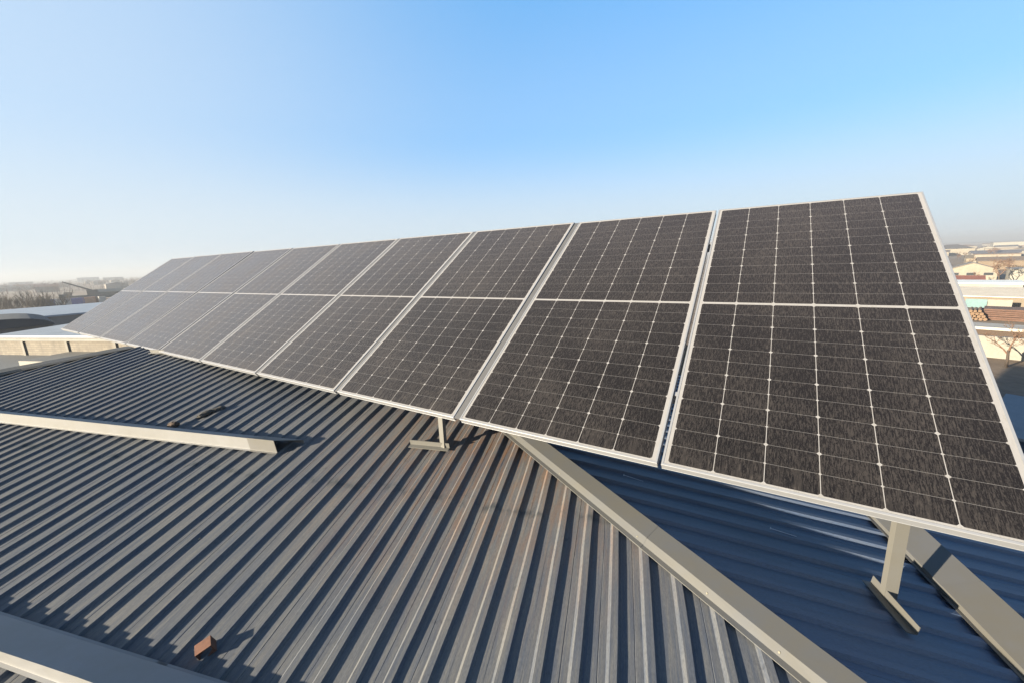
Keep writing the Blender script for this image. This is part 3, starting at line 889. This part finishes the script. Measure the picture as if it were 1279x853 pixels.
def place(o, x, y): o.location = (x, y, GZ); return o
fl = house('factory_hall', 'near hall with grey metal roof and sunlit cream wall left of the panels', 'hall', 171.3, 33.2, 20, 6.0, 6.75, .22, 'shed', 20.2, (.46, .42, .36), (.72, .84, 1.0), over=.12)
place(fl, -28.4, 4.95)
def brick_wall():
    n = N('limewashed_brick'); co = n.coord('Object')
    mp = n.new('ShaderNodeMapping'); n.link(co, mp.inputs[0]); mp.inputs['Rotation'].default_value = (R(90), 0, 0)
    bt = n.new('ShaderNodeTexBrick'); n.link(mp.outputs[0], bt.inputs[0])
    bt.inputs['Scale'].default_value = 1.0; bt.inputs['Brick Width'].default_value = .40; bt.inputs['Row Height'].default_value = .12; bt.inputs['Mortar Size'].default_value = .012
    bt.inputs['Color1'].default_value = (.105, .090, .072, 1); bt.inputs['Color2'].default_value = (.135, .118, .095, 1); bt.inputs['Mortar'].default_value = (.07, .062, .052, 1)
    a = n.noise(n.scale(co, (2.2, 2.2, .5)), 1, 5, .65)
    n.base(n.mix(n.ramp(a, [(.45, 0.), (.7, .75)]), bt.outputs[0], (.06, .052, .045)))
    n.p(rough=.9); return n.m
wo = [c for c in COL.objects if c.parent == fl and c.name.startswith('wall')][0]
wo.data.materials[0] = brick_wall()
for x in (-7.9, -4.6, -1.2, 2.2):
    mb = MB(); mb.box(x - .09, x + .09, -.07, .001, 0, 6.7); mb.build('pilaster', hm('pilaster_plaster', (.5, .46, .40)), fl)
mb = MB(); mb.box(-10.1, 10.1, -.16, -.03, 6.60, 6.74); mb.build('eave_board', hm('eave_board_paint', (.62, .60, .56)), fl)
ln = house('lean_to', 'grey lean-to roof below the cream wall at the left edge', 'shed', 173, 26, 9, 4.5, 5.3, .5, 'shed', 20.2, (.36, .36, .36), (.30, .32, .34), over=.1)
place(ln, -36.2, -1.3)
ln2 = house('block_store', 'low grey block store in the shade below the cream wall', 'shed', 171, 26, 5, 2.6, 5.75, 0, 'flat', 20.2, (.40, .39, .38), (.40, .39, .36), over=.05)
place(ln2, -29.6, 2.4)
def barrel(name, label, cat, az, d, wdt, dep, hw, hr, rot, wall, roof):
    root = house(name, label, cat, az, d, wdt, dep, hw, 0, 'none', rot, wall, roof)
    ro = [c for c in COL.objects if c.parent == root and c.name.startswith('roof')][0]
    bpy.data.objects.remove(ro)
    mb = MB(); secs = []
    for y in (-.2, dep + .2):
        secs.append([(wdt * .52 * math.cos(math.pi * k / 16), y, hw + .01 + hr * math.sin(math.pi * k / 16)) for k in range(17)])
    mb.prism(secs); mb.build('roof', hm('dark_blue_roof', roof, rough=.8), root)
    return root
barrel('barrel_hall', 'hall with dark blue rounded roof at the left edge of the photo', 'hall', 174.4, 57, 5.8, 9, 5.7, .85, 84, (.3, .3, .3), (.05, .085, .13))
house('depot', 'very long depot with pale blue flat roof across the left background', 'depot', 171.6, 92, 44, 30, 4.25, 0, 'flat', 84, (.40, .40, .42), (.60, .76, .98))
for k in range(9):
    bare_tree('bare_shrub', 'tall bare brown shrub in the thicket behind the pale blue roof', 'shrub', pol(171.3 + k * .48 + rnd.uniform(-.2, .2), rnd.uniform(138, 165)), rnd.uniform(7.6, 9.6), 100 + k, .34, 1, 'thicket behind the pale blue roof', twr=.024, shrub=True, twig=M_THICKET)
def container(label, az, d, rot, col, z=0, L=3.4):
    root = empty('shipping_container', pol(az, d, GZ + z), (0, 0, R(rot))); tag(root, label, 'container', 'containers in the far yard')
    mt = mat_plain('container_paint', col, .2, 1.5, .6)
    mb = MB(); pts = []; n = 14
    for i in range(n):
        x = -L / 2 + L * i / n; q = .05 if i % 2 else 0
        pts += [(x, -1.22 + q), (x + L / n * .8, -1.22 + q)]
    pts += [(L / 2, -1.22), (L / 2, 1.22), (-L / 2, 1.22)]
    mb.prism([[(x, y, z_) for x, y in pts] for z_ in (.12, 2.3)])
    mb.box(-L / 2 - .03, L / 2 + .03, -1.25, 1.25, 2.301, 2.4); mb.box(-L / 2 - .03, L / 2 + .03, -1.25, 1.25, 0, .119)
    mb.build('body', mt, root)
    for sx in (-1, 1):
        d_ = MB(); d_.box(L / 2 + .004, L / 2 + .06, min(0, sx * 1.18) + .02, max(0, sx * 1.18) - .02, .15, 2.25); d_.build('door', mt, root)
container('blue shipping container between a white and a peach one in the far yard', 169.5, 222, 78, (.012, .022, .16))
container('pale white shipping container touching the blue one from the left', 170.15, 224, 82, (.26, .26, .25), L=1.9)
container('violet-blue shipping container nearest the brown thicket', 171.2, 226, 80, (.02, .02, .10), L=3.2)
container('small white shipping container right of the violet-blue one', 170.75, 224, 80, (.24, .23, .21), L=1.8)
container('peach coloured shipping container right of the blue one', 168.75, 222, 80, (.26, .13, .07))
container('dark rusty shipping container right of the peach one', 168.25, 226, 80, (.05, .025, .015), L=2.2)
container('dark green shipping container stacked behind under the crane', 170.35, 236, 80, (.012, .02, .02), 1.2, 2.6)
container('white shipping container by the edge of the farthest panel', 167.85, 220, 84, (.27, .26, .24), L=1.8)
cr = empty('mobile_crane', pol(169.0, 262), (0, 0, R(78))); tag(cr, 'dark mobile crane with its boom raised to the left above the containers', 'crane')
DK = hm('dark_machine', (.045, .05, .06), rough=.5)
mb = MB(); mb.box(-6, 6, -1.3, 1.3, .9, 2.0); mb.build('chassis', DK, cr)
for x in (-4.6, -3.0, 2.6, 4.2):
    mb = MB(); mb.tube((x, -1.35, .6), (x, 1.35, .6), .6, .6, 14); mb.build('wheel', hm('tyre', (.02, .02, .02)), cr)
mb = MB(); mb.box(1.0, 4.6, -1.2, 1.2, 2.0, 4.2); mb.build('superstructure', DK, cr)
mb = MB(); mb.box(-6, -3.6, -1.2, 1.2, 2.0, 3.7); mb.build('cab', hm('crane_cab', (.4, .35, .3)), cr)
mb = MB(); mb.tube((3.4, 0, 3.6), (-5.6, 0, 8.3), .42, .24, 6); mb.build('boom', DK, cr)
mb = MB(); mb.tube((-5.5, 0, 8.2), (-5.5, 0, 5.2), .05, .05, 5); mb.box(-5.65, -5.35, -.15, .15, 4.7, 5.2); mb.build('hook_cable', DK, cr)
house('dark_store', 'long dark green store behind the crane', 'warehouse', 167.35, 275, 11, 8, 2.6, 1.2, 'gable_side', 80, (.10, .16, .16), (.10, .15, .16))
house('apartment_block', 'tallest pale apartment block on the hazy left horizon', 'building', 168.45, 1250, 33, 16, 8.9, 0, 'flat', 84, (.30, .34, .40), (.4, .4, .42), wins=6)
house('apartment_block', 'pale low block on the hazy left horizon, partly behind the farthest panel', 'building', 166.7, 1150, 30, 16, 7.2, 0, 'flat', 80, (.42, .44, .46), (.4, .4, .42), wins=5)
house('apartment_block', 'faint long block over the thicket at far left', 'building', 172.7, 1050, 26, 16, 5.8, 0, 'flat', 84, (.40, .42, .45), (.4, .4, .42), wins=5)
rr = random.Random(77)
for k in range(18):
    az = rr.uniform(165.5, 175.5); d = rr.uniform(430, 900)
    wc, rc = rr.choice(cols)
    house('distant_house', 'small hazy house in the left background beyond the containers', 'house', az, d, rr.uniform(10, 24), rr.uniform(8, 14), rr.uniform(2.6, 4.2), rr.uniform(.8, 2), rr.choice(['gable_side', 'hip', 'flat']), rr.choice([80, 70, -10]), wc, rc, 'small houses beyond the containers')
# far woods: nobody could count these trees
def wood(name, az0, az1, d0, d1, n, h0, h1, seed):
    rr = random.Random(seed); mb = MB()
    for k in range(n):
        az = rr.uniform(az0, az1); d = rr.uniform(d0, d1); h = rr.uniform(h0, h1); b = pol(az, d)
        wv = h * rr.uniform(.25, .45)
        mb.tube(b, b + Vector((0, 0, h * .5)), h * .02, h * .012, 3, False)
        for j in range(46):
            a = rr.uniform(0, 2 * math.pi); rad = wv * math.sqrt(rr.random()); z = h * (.22 + .78 * rr.random() ** .8)
            f = 1 - .6 * max(0, (z / h - .55) / .45)
            p = b + Vector((math.cos(a) * rad * f, math.sin(a) * rad * f, z))
            q = p + Vector((rr.gauss(0, .3), rr.gauss(0, .3), rr.uniform(.3, 1.0))) * h * .13
            s_ = Vector((rr.gauss(0, 1), rr.gauss(0, 1), 0)).normalized() * h * .012
            mb.quad([p - s_, p + s_, q])
    o = mb.build(name, M_TWIG, fixn=False); tag(o, kind='stuff'); return o
tag(wood('distant_wood', 164.5, 177, 330, 1100, 420, 4, 7.5, 5), 'belt of hazy bare trees before the left horizon', 'woods')
tag(wood('distant_wood', 63, 80, 600, 1800, 300, 4, 7, 6), 'belt of hazy bare trees before the right horizon', 'woods')

# ------------------------------------------------------------------ haze
hz = MB(); hz.box(-4200, 4200, -4200, 4200, GZ - 1, 24.0)
ho = hz.build('haze'); tag(ho, kind='stuff')
hmz = bpy.data.materials.new('haze_air'); hmz.use_nodes = True
t = hmz.node_tree; t.nodes.clear()
mo = t.nodes.new('ShaderNodeOutputMaterial'); pv = t.nodes.new('ShaderNodeVolumePrincipled')
pv.inputs['Color'].default_value = (.37, .40, .45, 1); pv.inputs['Density'].default_value = .0009; pv.inputs['Anisotropy'].default_value = .12
t.links.new(pv.outputs[0], mo.inputs['Volume'])
ho.data.materials.append(hmz)
